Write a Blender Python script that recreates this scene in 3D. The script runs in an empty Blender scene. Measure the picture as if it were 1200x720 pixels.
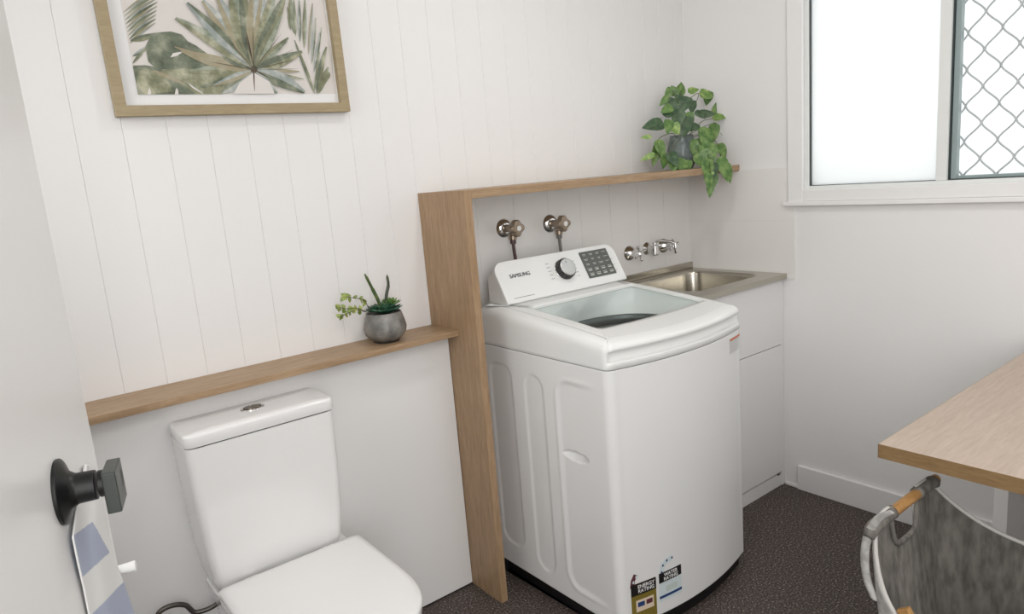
import bpy, bmesh, math, random
from mathutils import Vector, Matrix
random.seed(4)
C = bpy.context.scene.collection
S = bpy.context.scene
# ------------------------------------------------------------------ camera
F = 816.6
CAM = Vector((-2.46123, -1.91294, 1.32991))
ROW = [Vector((0.78229, -0.61767, -0.08065)), Vector((-0.17700, -0.09627, -0.97949)), Vector((0.59724, 0.78052, -0.18464))]  # right, down, forward
cam = bpy.data.cameras.new('camera'); co = bpy.data.objects.new('camera', cam); C.objects.link(co)
m = Matrix((ROW[0], -ROW[1], -ROW[2])).transposed().to_4x4(); m.translation = CAM
co.matrix_world = m
cam.sensor_fit = 'HORIZONTAL'; cam.sensor_width = 36.0; cam.lens = 36.0*F/1200.0; cam.clip_start = 0.02
S.camera = co
# ------------------------------------------------------------------ light
S.view_settings.view_transform = 'Standard'; S.view_settings.look = 'None'
S.view_settings.gamma = 1.0; S.view_settings.use_curve_mapping = False
S.view_settings.exposure = -0.04
W = bpy.data.worlds.new('sky'); S.world = W; W.use_nodes = True
W.node_tree.nodes['Background'].inputs[0].default_value = (0.97, 0.99, 1.0, 1)
W.node_tree.nodes['Background'].inputs[1].default_value = 1.55
def area(name, loc, target, sx, sy, power, col, shape='RECTANGLE'):
    l = bpy.data.lights.new(name, 'AREA'); l.energy = power; l.color = col; l.shape = shape; l.size = sx
    if shape in ('RECTANGLE', 'ELLIPSE'): l.size_y = sy
    o = bpy.data.objects.new(name, l); C.objects.link(o); o.location = loc
    o.rotation_euler = (Vector(target)-Vector(loc)).to_track_quat('-Z', 'Y').to_euler(); return o
area('downlight', (-1.15, -0.88, 2.36), (-1.15, -0.88, 0), 0.17, 0.17, 4.6, (1.0, 0.98, 0.955), 'DISK')
area('ceiling_fill', (-1.55, -2.35, 2.355), (-1.55, -2.35, 0), 1.15, 0.55, 9.0, (1.0, 0.985, 0.965))  # added soft fill overhead, behind the camera
area('rear_left_fill', (-2.72, -2.72, 1.30), (-.6, -1.2, .60), 0.9, 1.9, 34.0, (1.0, 0.995, 0.99))  # unseen fill added to brighten fronts and left-facing sides
area('left_side_fill', (-2.84, -.62, 1.35), (-1.0, -.62, 1.0), 0.85, 1.3, 8.0, (1.0, 0.995, 0.985))  # added fill at the left wall, lifts washer side and upright panel

# ------------------------------------------------------------------ helpers
def at(u, v, ax, val):
    """the point where the sight line of photo position (u, v) meets the plane ax = val"""
    d = ROW[0]*((u-600)/F) + ROW[1]*((v-360)/F) + ROW[2]
    i = 'xyz'.index(ax); return CAM + d*((val-CAM[i])/d[i])
def lin(c): return tuple(((x/255)/12.92 if x/255 <= .04045 else ((x/255+.055)/1.055)**2.4) for x in c)
def mat(name, rgb, rough=.5, metal=0, spec=.5, coat=0):
    mt = bpy.data.materials.new(name); mt.use_nodes = True
    b = mt.node_tree.nodes['Principled BSDF']
    b.inputs['Base Color'].default_value = (*lin(rgb), 1); b.inputs['Roughness'].default_value = rough
    b.inputs['Metallic'].default_value = metal; b.inputs['Specular IOR Level'].default_value = spec
    b.inputs['Coat Weight'].default_value = coat
    return mt
def nodes(mt): return mt.node_tree.nodes, mt.node_tree.links, mt.node_tree.nodes['Principled BSDF']
def add_noise(mt, c1, c2, scale, stretch=(1, 1, 1), detail=4, lo=.35, hi=.65, bump=0, rough=.5, c3=None):
    n, l, b = nodes(mt)
    tc = n.new('ShaderNodeTexCoord'); mp = n.new('ShaderNodeMapping'); mp.inputs['Scale'].default_value = stretch
    nz = n.new('ShaderNodeTexNoise'); nz.inputs['Scale'].default_value = scale; nz.inputs['Detail'].default_value = detail; nz.inputs['Roughness'].default_value = rough
    cr = n.new('ShaderNodeValToRGB'); cr.color_ramp.elements[0].position = lo; cr.color_ramp.elements[1].position = hi
    cr.color_ramp.elements[0].color = (*lin(c1), 1); cr.color_ramp.elements[1].color = (*lin(c2), 1)
    if c3:
        e = cr.color_ramp.elements.new((lo+hi)/2); e.color = (*lin(c3), 1)
    l.new(tc.outputs['Object'], mp.inputs[0]); l.new(mp.outputs[0], nz.inputs['Vector']); l.new(nz.outputs['Fac'], cr.inputs[0]); l.new(cr.outputs[0], b.inputs['Base Color'])
    if bump:
        bp = n.new('ShaderNodeBump'); bp.inputs['Strength'].default_value = bump; bp.inputs['Distance'].default_value = .002
        l.new(nz.outputs['Fac'], bp.inputs['Height']); l.new(bp.outputs[0], b.inputs['Normal'])
    return mt
def wood(name, dark, light, stretch, rough=.45):
    mt = mat(name, light, rough, spec=.35); n, l, b = nodes(mt)
    tc = n.new('ShaderNodeTexCoord'); mp = n.new('ShaderNodeMapping'); mp.inputs['Scale'].default_value = stretch
    a = n.new('ShaderNodeTexNoise'); a.inputs['Scale'].default_value = 7; a.inputs['Detail'].default_value = 9; a.inputs['Roughness'].default_value = .68; a.inputs['Distortion'].default_value = .6
    f = n.new('ShaderNodeTexNoise'); f.inputs['Scale'].default_value = 30; f.inputs['Detail'].default_value = 3
    mx = n.new('ShaderNodeMath'); mx.operation = 'MULTIPLY_ADD'; mx.inputs[1].default_value = .35
    cr = n.new('ShaderNodeValToRGB'); cr.color_ramp.elements[0].position = .40; cr.color_ramp.elements[1].position = .92
    cr.color_ramp.elements[0].color = (*lin(dark), 1); cr.color_ramp.elements[1].color = (*lin(light), 1)
    l.new(tc.outputs['Object'], mp.inputs[0]); l.new(mp.outputs[0], a.inputs['Vector']); l.new(mp.outputs[0], f.inputs['Vector'])
    l.new(f.outputs['Fac'], mx.inputs[0]); l.new(a.outputs['Fac'], mx.inputs[2]); l.new(mx.outputs[0], cr.inputs[0]); l.new(cr.outputs[0], b.inputs['Base Color'])
    bp = n.new('ShaderNodeBump'); bp.inputs['Strength'].default_value = .12; bp.inputs['Distance'].default_value = .001
    l.new(a.outputs['Fac'], bp.inputs['Height']); l.new(bp.outputs[0], b.inputs['Normal'])
    return mt
ORG = {}
def obj(name, bm, mats, parent=None, base=None, smooth=False, bevel=0, seg=3, kind=None, label=None, subsurf=0, recalc=True):
    """links a bmesh built in room coordinates as ONE mesh object"""
    if recalc: bmesh.ops.recalc_face_normals(bm, faces=bm.faces)
    org = ORG[parent.name] if parent else Vector(base or (0, 0, 0))
    bmesh.ops.translate(bm, verts=bm.verts, vec=-org)
    me = bpy.data.meshes.new(name); bm.to_mesh(me); bm.free()
    for mm in (mats if isinstance(mats, (list, tuple)) else [mats]): me.materials.append(mm)
    if smooth: me.shade_smooth()
    o = bpy.data.objects.new(name, me); C.objects.link(o)
    if parent: o.parent = parent
    else: o.location = org
    ORG[o.name] = org
    if bevel:
        b = o.modifiers.new('bevel', 'BEVEL'); b.width = bevel; b.segments = seg; b.limit_method = 'ANGLE'; b.angle_limit = math.radians(35)
        me.shade_smooth(); w = o.modifiers.new('wn', 'WEIGHTED_NORMAL'); w.keep_sharp = False
    if subsurf:
        s = o.modifiers.new('sub', 'SUBSURF'); s.levels = s.render_levels = subsurf; me.shade_smooth()
    if kind: o['kind'] = kind
    if label: o['label'] = label
    return o
def thing(name, label, cat, loc, group=None):
    o = bpy.data.objects.new(name, None); C.objects.link(o); o.location = loc; ORG[o.name] = Vector(loc)
    o['label'] = label; o['category'] = cat; o.empty_display_size = .05
    if group: o['group'] = group
    return o
def tag(o, label, cat, group=None):
    o['label'] = label; o['category'] = cat
    if group: o['group'] = group
    return o
def box(bm, x0, x1, y0, y1, z0, z1, mi=0):
    vs = [bm.verts.new((x, y, z)) for x in (x0, x1) for y in (y0, y1) for z in (z0, z1)]
    for q in ((0, 1, 3, 2), (4, 6, 7, 5), (0, 4, 5, 1), (2, 3, 7, 6), (0, 2, 6, 4), (1, 5, 7, 3)):
        f = bm.faces.new([vs[i] for i in q]); f.material_index = mi
    return bm
def B(*a): return box(bmesh.new(), *a)
def poly(bm, pts, mi=0):
    f = bm.faces.new([bm.verts.new(p) for p in pts]); f.material_index = mi; return f
def loft(bm, rings, close=True, cap0=True, cap1=True, mi=0):
    vr = [[bm.verts.new(p) for p in r] for r in rings]
    n = len(vr[0])
    for a, b in zip(vr, vr[1:]):
        for i in range(n if close else n-1):
            j = (i+1) % n; f = bm.faces.new((a[i], a[j], b[j], b[i])); f.material_index = mi
    if cap0: bm.faces.new(vr[0]).material_index = mi
    if cap1: bm.faces.new(list(reversed(vr[-1]))).material_index = mi
    return bm
def frame_of(d):
    d = Vector(d).normalized(); a = Vector((0, 0, 1)) if abs(d.z) < .9 else Vector((1, 0, 0))
    u = d.cross(a).normalized(); return u, d.cross(u).normalized(), d
def turned(bm, p, axis, prof, n=24, mi=0):
    """solid of revolution: prof = [(distance along the axis, radius)]"""
    u, v, d = frame_of(axis); p = Vector(p)
    loft(bm, [[p+d*h+(u*math.cos(2*math.pi*i/n)+v*math.sin(2*math.pi*i/n))*max(r, 1e-4) for i in range(n)] for h, r in prof], mi=mi)
    return bm
def tube(bm, pts, r, n=10, mi=0):
    pts = [Vector(p) for p in pts]; rings = []; u = None
    for i, p in enumerate(pts):
        d = (pts[min(i+1, len(pts)-1)]-pts[max(i-1, 0)]).normalized()
        if u is None: u, v, _ = frame_of(d)
        u = (u-d*u.dot(d)).normalized(); v = d.cross(u)
        rr = r[i] if isinstance(r, (list, tuple)) else r
        rings.append([p+(u*math.cos(2*math.pi*k/n)+v*math.sin(2*math.pi*k/n))*rr for k in range(n)])
    loft(bm, rings, mi=mi); return bm
def spline(pts, k=8):
    pts = [Vector(p) for p in pts]; P = [2*pts[0]-pts[1]]+pts+[2*pts[-1]-pts[-2]]; out = []
    for i in range(1, len(P)-2):
        for j in range(k):
            t = j/k; a, b, c, d = P[i-1:i+3]
            out.append(.5*((2*b)+(c-a)*t+(2*a-5*b+4*c-d)*t*t+(3*b-a-3*c+d)*t**3))
    return out+[pts[-1]]
def rrect(w, h, r, k=6):
    """rounded rectangle outline, r = one radius or four (br, tr, tl, bl)"""
    r = r if isinstance(r, (list, tuple)) else [r]*4; out = []
    for (cx, cy, a0), q in zip(((w/2, -h/2, -90), (w/2, h/2, 0), (-w/2, h/2, 90), (-w/2, -h/2, 180)), r):
        ox = cx-math.copysign(q, cx); oy = cy-math.copysign(q, cy)
        for i in range(k+1):
            a = math.radians(a0+90*i/k); out.append((ox+q*math.cos(a), oy+q*math.sin(a)))
    return out
def text(s, size, loc, X, Y, m, parent, name='lettering', extrude=.0002, align='CENTER', bold=0):
    cu = bpy.data.curves.new(name, 'FONT'); cu.body = s; cu.size = size; cu.extrude = extrude; cu.align_x = align; cu.align_y = 'CENTER'; cu.offset = bold
    o = bpy.data.objects.new(name, cu); C.objects.link(o)
    bpy.context.view_layer.update()
    me = bpy.data.meshes.new_from_object(o.evaluated_get(bpy.context.evaluated_depsgraph_get()))
    bpy.data.objects.remove(o)
    X = Vector(X).normalized(); Y = Vector(Y).normalized(); Z = X.cross(Y)
    M = Matrix((X, Y, Z)).transposed().to_4x4(); M.translation = Vector(loc)-ORG[parent.name]
    me.transform(M); me.materials.clear(); me.materials.append(m); me.name = name
    o = bpy.data.objects.new(name, me); C.objects.link(o); o.parent = parent; ORG[o.name] = ORG[parent.name]
    return o

# ------------------------------------------------------------------ materials
M_wall = mat('white wall paint', (239, 238, 237), .55, spec=.3)
M_gloss = mat('white satin paint', (240, 239, 238), .3, spec=.4)
M_ceil = mat('ceiling white', (242, 241, 240), .8)
M_panel = mat('white laminate', (236, 235, 234), .3, spec=.45)
M_gap = mat('dark gap', (28, 26, 25), .9)
M_tile = mat('white ceramic tile', (238, 236, 233), .22, spec=.5)
M_grout = mat('tile grout', (232, 229, 226), .8)
M_alu = mat('white powder coated frame', (232, 234, 232), .35)
M_dalu = mat('grey aluminium sash', (150, 166, 166), .35)
M_seal = mat('dark window seal', (70, 78, 78), .6)
M_ceramic = mat('white glazed ceramic', (240, 239, 238), .12, spec=.5, coat=.4)
M_seat = mat('white toilet seat plastic', (240, 239, 238), .28)
M_washer = mat('white enamelled steel', (238, 238, 237), .25, spec=.5)
M_washtop = mat('white washer plastic', (238, 239, 237), .22, spec=.5)
M_chrome = mat('chrome', (225, 225, 225), .08, metal=1)
M_brass = mat('aged nickel', (160, 146, 130), .33, metal=1)
M_steel = mat('brushed stainless steel', (186, 181, 170), .24, metal=1)
M_black = mat('black metal', (22, 24, 23), .38, spec=.4)
M_lever = mat('satin black face', (66, 70, 67), .35, metal=.4)
M_rubber = mat('black plastic base', (16, 16, 17), .5)
M_white = mat('white plastic', (240, 240, 238), .35)
M_oakx = wood('oak laminate along the wall', (140, 113, 84), (186, 159, 128), (1.2, 14, 14))
M_oakz = wood('oak laminate upright', (140, 113, 85), (182, 153, 121), (14, 14, 1.2))
M_desk_lit = wood('oak desk top lit', (174, 156, 140), (200, 182, 167), (1.2, 12, 12))  # light falling on the top is put into the oak colour
M_deskedge_shaded = wood('oak desk edge shaded', (112, 88, 58), (152, 124, 88), (14, 2.0, 14))  # same oak as the top, with the edge's shade in its colour
M_dowel = wood('turned beech', (150, 108, 60), (192, 150, 98), (3, 14, 14))
M_floor = mat('speckled charcoal vinyl', (70, 62, 58), .55, spec=.3)
n_, l_, b_ = nodes(M_floor)
tc = n_.new('ShaderNodeTexCoord'); vo = n_.new('ShaderNodeTexNoise'); vo.inputs['Scale'].default_value = 170; vo.inputs['Detail'].default_value = 3
cr = n_.new('ShaderNodeValToRGB'); e = cr.color_ramp.elements
e[0].position = .36; e[0].color = (*lin((48, 42, 40)), 1); e[1].position = .72; e[1].color = (*lin((182, 168, 160)), 1)
for ps, cl in ((.47, (74, 66, 62)), (.60, (98, 88, 83))): q = e.new(ps); q.color = (*lin(cl), 1)
l_.new(tc.outputs['Object'], vo.inputs['Vector']); l_.new(vo.outputs['Fac'], cr.inputs[0]); l_.new(cr.outputs[0], b_.inputs['Base Color'])
M_fabric = add_noise(mat('charcoal velvet', (90, 86, 80), .9), (92, 89, 84), (124, 120, 113), 22, (3, 3, 1), bump=.4)
M_fabric_out = add_noise(mat('grey canvas', (150, 148, 145), .9), (150, 148, 145), (188, 187, 184), 60, bump=.4)
M_piping = mat('pale piping', (196, 193, 188), .8)
M_pot = add_noise(mat('grey speckled stoneware', (118, 116, 112), .35), (92, 92, 90), (142, 139, 133), 26, bump=.1)
M_potd = mat('dark unglazed foot', (44, 44, 44), .6)
M_glasspot = add_noise(mat('blue grey glazed pot', (104, 116, 114), .25), (82, 94, 94), (128, 138, 134), 30)
def frosted(name, k):
    mt = bpy.data.materials.new(name); mt.use_nodes = True; n = mt.node_tree.nodes; l = mt.node_tree.links; n.clear()
    o = n.new('ShaderNodeOutputMaterial'); t = n.new('ShaderNodeBsdfTransparent'); tr = n.new('ShaderNodeBsdfTranslucent'); g = n.new('ShaderNodeBsdfGlossy')
    tr.inputs[0].default_value = (.99, .995, 1, 1); t.inputs[0].default_value = (.99, .995, 1, 1); g.inputs['Roughness'].default_value = .15
    mx = n.new('ShaderNodeMixShader'); mx.inputs[0].default_value = k; m2 = n.new('ShaderNodeMixShader'); m2.inputs[0].default_value = .05
    l.new(t.outputs[0], mx.inputs[1]); l.new(tr.outputs[0], mx.inputs[2]); l.new(mx.outputs[0], m2.inputs[1]); l.new(g.outputs[0], m2.inputs[2]); l.new(m2.outputs[0], o.inputs[0])
    return mt
M_frost = frosted('frosted window glass', .65)
M_lidglass = frosted('pale tinted lid glass', 0)
M_lidglass.node_tree.nodes['Transparent BSDF'].inputs[0].default_value = (.955, .975, .970, 1)
for nn in M_lidglass.node_tree.nodes:
    if nn.type == 'MIX_SHADER' and abs(nn.inputs[0].default_value-.05) < .001: nn.inputs[0].default_value = .07
    if nn.type == 'BSDF_GLOSSY': nn.inputs['Roughness'].default_value = .06

# ------------------------------------------------------------------ room shell
HC = 2.4; XL = -2.86; YF = -3.1
ST = 'structure'
obj('floor', B(XL-.1, .1, YF-.1, .1, -.08, 0), M_floor, kind=ST)
obj('ceiling', B(XL-.1, .1, YF-.1, .1, HC, HC+.08), M_ceil, kind=ST)
# shiplap wall: boards 98.7 mm wide with fine grooves, plain above the trough
bm = bmesh.new(); xs = []
pitch = .0985; x = -1.9235
while x-pitch > XL: x -= pitch
g = .0013; prof = [(XL, 0)]
k = x
while k < -.02:
    prof += [(k-g, 0), (k, .0020), (k+g, 0)]; k += pitch
prof += [(0, 0)]
vt = [[bm.verts.new((px, py, z)) for px, py in prof] for z in (0, HC)]
for i in range(len(prof)-1): bm.faces.new((vt[0][i], vt[0][i+1], vt[1][i+1], vt[1][i]))
b2 = [[bm.verts.new((px, .09, z)) for px in (XL, 0)] for z in (0, HC)]
bm.faces.new((b2[0][1], b2[0][0], b2[1][0], b2[1][1]))
obj('wall_back', bm, M_wall, kind=ST, recalc=False)
obj('wall_left', B(XL-.1, XL, YF, 0, 0, HC), M_wall, kind=ST)
obj('wall_front', B(XL, 0, YF-.1, YF, 0, HC), M_wall, kind=ST)
# right wall around the window opening
WY0, WY1, WZ0, WZ1 = -.522, -1.47, 1.190, 2.08
bm = bmesh.new()
box(bm, 0, .11, WY0, 0, 0, HC); box(bm, 0, .11, YF, WY1, 0, HC); box(bm, 0, .11, WY1, WY0, 0, WZ0); box(bm, 0, .11, WY1, WY0, WZ1, HC)
obj('wall_right', bm, M_wall, kind=ST)
# window architrave
bm = bmesh.new()
box(bm, -.016, 0, -.530, -.470, 1.136, 2.14); box(bm, -.016, 0, -1.52, -1.46, 1.136, 2.14)
box(bm, -.016, 0, -1.46, -.530, 2.08, 2.14); box(bm, -.016, 0, -1.46, -.530, 1.150, 1.192); box(bm, -.024, 0, -1.535, -.452, 1.134, 1.150)
obj('trim_1', bm, M_gloss, kind=ST, bevel=.003)
win = bpy.data.objects.new('window_1', None); C.objects.link(win); win.location = (0, -1.0, 1.19); win['kind'] = ST; ORG['window_1'] = Vector((0, -1.0, 1.19))
bm = bmesh.new()
box(bm, .0, .06, -.545, -.524, 1.190, 2.08); box(bm, .0, .06, -1.47, -1.445, 1.190, 2.08); box(bm, .0, .06, -1.445, -.545, 2.05, 2.08); box(bm, 0, .06, -1.445, -.545, 1.190, 1.2045)
box(bm, -.002, .03, -1.003, -.972, 1.2045, 2.05)
obj('window_frame', bm, M_alu, win, bevel=.0015)
bm = bmesh.new()
box(bm, .006, .022, -.5485, -.545, 1.2045, 2.05); box(bm, .006, .022, -.972, -.5485, 1.2045, 1.2065); box(bm, .006, .022, -.9735, -.972, 1.2045, 2.05)
box(bm, .010, .05, -1.0045, -1.003, 1.2045, 2.05); box(bm, .010, .05, -1.445, -1.006, 1.2045, 1.2075)
obj('window_seal', bm, M_seal, win)
bm = bmesh.new()
box(bm, .022, .045, -1.022, -1.006, 1.2075, 2.05); box(bm, .022, .045, -1.445, -1.022, 1.2075, 1.2165); box(bm, .022, .045, -1.445, -1.43, 1.2165, 2.05)
obj('sliding_sash', bm, M_dalu, win, bevel=.001)
obj('pane', B(.014, .018, -.972, -.5485, 1.2065, 2.05), M_frost, win)
obj('pane', B(.070, .074, -1.445, -.98, 1.2045, 2.05), M_frost, win)
# diamond security grille between sash and pane
bm = bmesh.new(); py_, pz_ = .0905, .1085; y0 = -1.030; z0 = 1.428
for i in range(0, 7):
    for sgn in (1, -1):
        # zig-zag wire number i: swings half a pitch left and right as it rises
        pts = []
        nz = int((2.05-1.2165)/(pz_/2))*6
        for q in range(nz+1):
            z = 1.2165+q*(2.05-1.2165)/nz
            tri = abs(((z-z0)/pz_) % 1-.5)*2          # 1 at nodes, 0 mid
            s_ = (1-tri); s_ = s_*.35+(.5-.5*math.cos(math.pi*s_))*.65
            y = y0-i*py_+sgn*(py_/2)*s_
            pts.append((.055+.001*sgn, min(-1.008, max(y, -1.444)), z))
        if max(p[1] for p in pts)-min(p[1] for p in pts) > .003: tube(bm, pts, .0030, 6)
obj('security_grille', bm, mat('grey coated wire', (190, 196, 196), .4), win, smooth=True)
# what stands outside: an eave and the neighbouring wall
obj('wall_outside', B(2.6, 2.7, -6, 4, -.5, 1.5), mat('pale rendered wall', (226, 228, 222), .9), kind=ST)
obj('ceiling_eave', B(.11, .75, -6, 4, 2.25, 2.35), mat('eave lining', (205, 208, 206), .8), kind=ST)
# skirting on the right wall
bm = B(-.014, 0, -1.30, -.502, 0, .1003); obj('baseboard_right', bm, M_gloss, kind=ST, bevel=.002)
obj('baseboard_left', B(XL, XL+.014, YF, -.10, 0, .1003), M_gloss, kind=ST, bevel=.002)
obj('trim_2', B(-.008, 0, -.500, -.445, 0, .012), M_gloss, kind=ST, bevel=.002)
# wet area tiles: slabs on the grout bed
bm = bmesh.new()
zt = [.88, 1.0787, 1.2775]
box(bm, -1.306, -.0005, -.0050, -.0002, .62, 1.2750, 1); box(bm, -.0050, -.0002, -.4905, 0, .855, 1.2770, 1)
x = -1.306+.03
edges = [-1.306]
while x < -.03: edges.append(x); x += .158
edges.append(-.001)
for a, b in zip(edges, edges[1:]):
    for z_, z2 in ((.66, .88), (.88, 1.0787), (1.0787, 1.2750)): box(bm, a+.0008, b-.0008, -.0060, -.0030, z_+.0008, z2-.0008)
for ya, yb in ((-.491, -.006),):
    for z_, z2 in ((.855, .88), (.88, 1.0787), (1.0787, 1.2775)): box(bm, -.0060, -.0030, ya+(.0012 if ya > -.4 else 0), yb-(.0 if ya < -.4 else .001), z_+.0012, z2-(.0012 if z2 < 1.27 else 0))
obj('trim_3', bm, [M_tile, M_grout], kind=ST, recalc=True)
# dado: boxed-out lower wall behind the toilet
bm = B(XL, -1.333, -.0972, 0, .006, .862); obj('wall_dado', bm, M_panel, kind=ST, bevel=.001)
obj('dado_gap_shade', B(XL, -1.331, -.094, 0, 0, .006), M_gap, kind=ST)  # shade of the gap under the dado, put in as a dark strip

# ------------------------------------------------------------------ timber shelves
XP = -1.331; D = .2557; ZS = 1.300
o = obj('ledge_shelf', B(XL, XP-.0005, -.157, 0, .8625, .880), M_oakx, base=(-2.0, -.08, .8625), bevel=.0012, seg=2)
tag(o, 'long low oak ledge on the boxed-out wall above the toilet', 'shelf')
t = thing('shelf_surround', 'oak surround of upright side panel and high shelf around the washer and sink', 'shelf', (XP+.0126, -D/2, 0))
obj('side_panel', B(XP, XP+.0252, -D, 0, 0, ZS), M_oakz, t, bevel=.001, seg=2)
obj('top_shelf', B(XP+.0252, 0, -D, 0, ZS-.0252, ZS), M_oakx, t, bevel=.001, seg=2)

# ------------------------------------------------------------------ washing machine
t = thing('washing_machine', 'large white top-loading washing machine with dial and energy stickers beside the sink', 'washing machine', (-.92, -.38, 0))
WX0, WX1, WYB, WYF, BULGE, RC = -1.210, -.614, -.105, -.660, .046, .030
XC = (WX0+WX1)/2; HW = (WX1-WX0)/2
def front_y(x): return WYF-BULGE*(1-((x-XC)/HW)**2)
NL, NA, NF, NR, NB = 110, 8, 40, 14, 14
def outline(x0, x1, yb, yf, bulge, r):
    """closed outline: left side back to front, corner, front, corner, right side, back"""
    xc = (x0+x1)/2; hw = (x1-x0)/2; p = []
    def fy(x): return yf-bulge*(1-((x-xc)/hw)**2)
    xa = x0+r; ya = fy(xa)+r*.9
    for i in range(NL): p.append((x0, yb+(ya-yb)*i/NL))
    for i in range(NA):
        a = math.pi/2*i/NA; p.append((xa-r*math.cos(a), ya-(ya-fy(xa))*math.sin(a)))
    xb = x1-r
    for i in range(NF+1): x = xa+(xb-xa)*i/NF; p.append((x, fy(x)))
    for i in range(1, NA): a = math.pi/2*i/NA; p.append((xb+r*math.sin(a), fy(xb)+(ya-fy(xb))*(1-math.cos(a))))
    for i in range(NR): p.append((x1, ya+(yb-ya)*i/NR))
    for i in range(NB): p.append((x1+(x0-x1)*i/NB, yb))
    return p
OUT = outline(WX0, WX1, WYB, WYF, BULGE, RC); NO = len(OUT)
def normals(p):
    out = []
    for i in range(len(p)):
        a = p[i-1]; b = p[(i+1) % len(p)]; dx, dy = b[0]-a[0], b[1]-a[1]; L = math.hypot(dx, dy) or 1
        out.append((-dy/L, dx/L))
    return out
NRM = normals(OUT)
# orientation check: the left side's inward normal must point to +x
if NRM[20][0] < 0: NRM = [(-a, -b) for a, b in NRM]
def inset(d): return [(p[0]+n[0]*(d if not callable(d) else d(i)), p[1]+n[1]*(d if not callable(d) else d(i))) for i, (p, n) in enumerate(zip(OUT, NRM))]
def sdf(y, z, y0, y1, z0, z1, r):
    cx, cz = (y0+y1)/2, (z0+z1)/2; qx = abs(y-cx)-abs(y1-y0)/2+r; qz = abs(z-cz)-abs(z1-z0)/2+r
    return math.hypot(max(qx, 0), max(qz, 0))+min(max(qx, qz), 0)-r
def sm(t): t = max(0, min(1, t)); return t*t*(3-2*t)
def emboss(y, z):
    d = 0
    for a in ((-.125, -.250, .125, .760, .05), (-.300, -.398, .095, .750, .05), (-.452, -.70, .100, .752, .05)):
        s = sdf(y, z, *a)
        dep = sm((-s)/.014)*.0030
        if a[1] < -.6: dep *= sm((y+.64)/.12)
        d = max(d, dep)
        d -= .0018*math.exp(-((s-.004)/.006)**2)*(1 if a[1] > -.6 else sm((y+.64)/.12))
    # hand grip
    e = ((y+.516)/.052)**2+((z-.530-.0*(y+.5))/.013)**2
    if e < 1: d += .020*(1-e)**.5
    return d
bm = bmesh.new(); NZ = 190; rings = []
Z0, Z1 = .048, .806
zsx = [Z0+(Z1-Z0)*k/NZ for k in range(NZ+1)]
for z in zsx:
    e = .004 if z == Z0 else 0
    rings.append([(p[0]+n[0]*e+(emboss(p[1], z) if i < NL else 0), p[1]+n[1]*e, z) for i, (p, n) in enumerate(zip(OUT, NRM))])
loft(bm, rings)
obj('body', bm, M_washer, t, smooth=True)
# black plinth
bm = bmesh.new(); r0 = inset(.016)
loft(bm, [[(x, y, z) for x, y in r0] for z in (0.004, .05)])
obj('base', bm, M_rubber, t)
# seam shadow gap
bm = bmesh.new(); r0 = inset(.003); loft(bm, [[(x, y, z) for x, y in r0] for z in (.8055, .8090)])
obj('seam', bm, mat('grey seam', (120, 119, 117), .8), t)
# top cover
def ztop(y):
    s = (y+.10)/(-.70+.10)
    return .936-.036*s-.022*s*s
OP = outline(-1.136, -.664, -.262, -.568, .012, .022)
def frontness(i):
    y, x = OUT[i][1], OUT[i][0]
    return sm((-NRM[i][1]*-1)*2-1) if False else sm((NRM[i][1]-.55)/.4) if NRM[i][1] > 0 and y < -.5 else 0
rings = []
def ring(d, zf): 
    q = inset(d); return [(x, y, zf(i, y)) for i, (x, y) in enumerate(q)]
H = [ztop(p[1]) for p in OUT]
FR = [frontness(i) for i in range(NO)]
PF = [(0, .8085), (-.002, .8095), (-.002, .8250), (-.0015, .8268), (-.0002, .8275), (.0120, .8282), (.0132, .8295), (.0125, .8555), (.0118, .8568), (-.0002, .8578), (-.0012, .8590), (-.0012, .8660), (.0015, .8700)]
PS = [(0, 0, 0), (-.001, .0, .001), (-.001, .15, 0), (-.001, .25, 0), (-.001, .35, 0), (-.001, .50, 0), (-.001, .65, 0), (-.0005, .85, 0), (0, 1, 0), (.0010, 1, .008), (.0030, 1, .016), (.0062, 1, .0225), (.0105, 1, .0275)]
for (fi, fz), (si, sf, sz) in zip(PF, PS):
    rings.append(ring(lambda i: fi*FR[i]+si*(1-FR[i]), lambda i, y: fz*FR[i]+(.8085+(H[i]-.036-.8085)*sf+sz)*(1-FR[i])))
rings.append(ring(lambda i: .007*FR[i]+.018*(1-FR[i]), lambda i, y: H[i]-.0045*(1-FR[i])-.0052*FR[i]))
rings.append(ring(lambda i: .018*FR[i]+.028*(1-FR[i]), lambda i, y: H[i]-.0015))
rings.append(ring(.0370, lambda i, y: ztop(y)))
rings.append(ring(.0390, lambda i, y: ztop(y)-.0025*(1-FR[i])))
rings.append(ring(.0410, lambda i, y: ztop(y)))
last = rings[-1]
for k in range(1, 7):
    f = k/6; q = []
    for i in range(NO):
        x = last[i][0]*(1-f)+OP[i][0]*f; y = last[i][1]*(1-f)+OP[i][1]*f
        q.append((x, y, ztop(y)+.0015*f))
    rings.append(q)
rings.append([(x, y, ztop(y)-.004) for x, y in OP])
OP2 = outline(-1.130, -.674, -.268, -.562, .012, .02)
rings.append([(x, y, ztop(y)-.007) for x, y in OP2])
bm = bmesh.new(); loft(bm, rings, cap0=False, cap1=False)
obj('top_cover', bm, M_washtop, t, smooth=True)
# lid glass, following the slope of the lid
bm = bmesh.new(); OP3 = outline(-1.136, -.668, -.262, -.568, .012, .02)
loft(bm, [[(x, y, ztop(y)-.0065) for x, y in OP3], [(x, y, ztop(y)-.003) for x, y in OP3]])
obj('lid_glass', bm, M_lidglass, t)
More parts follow.
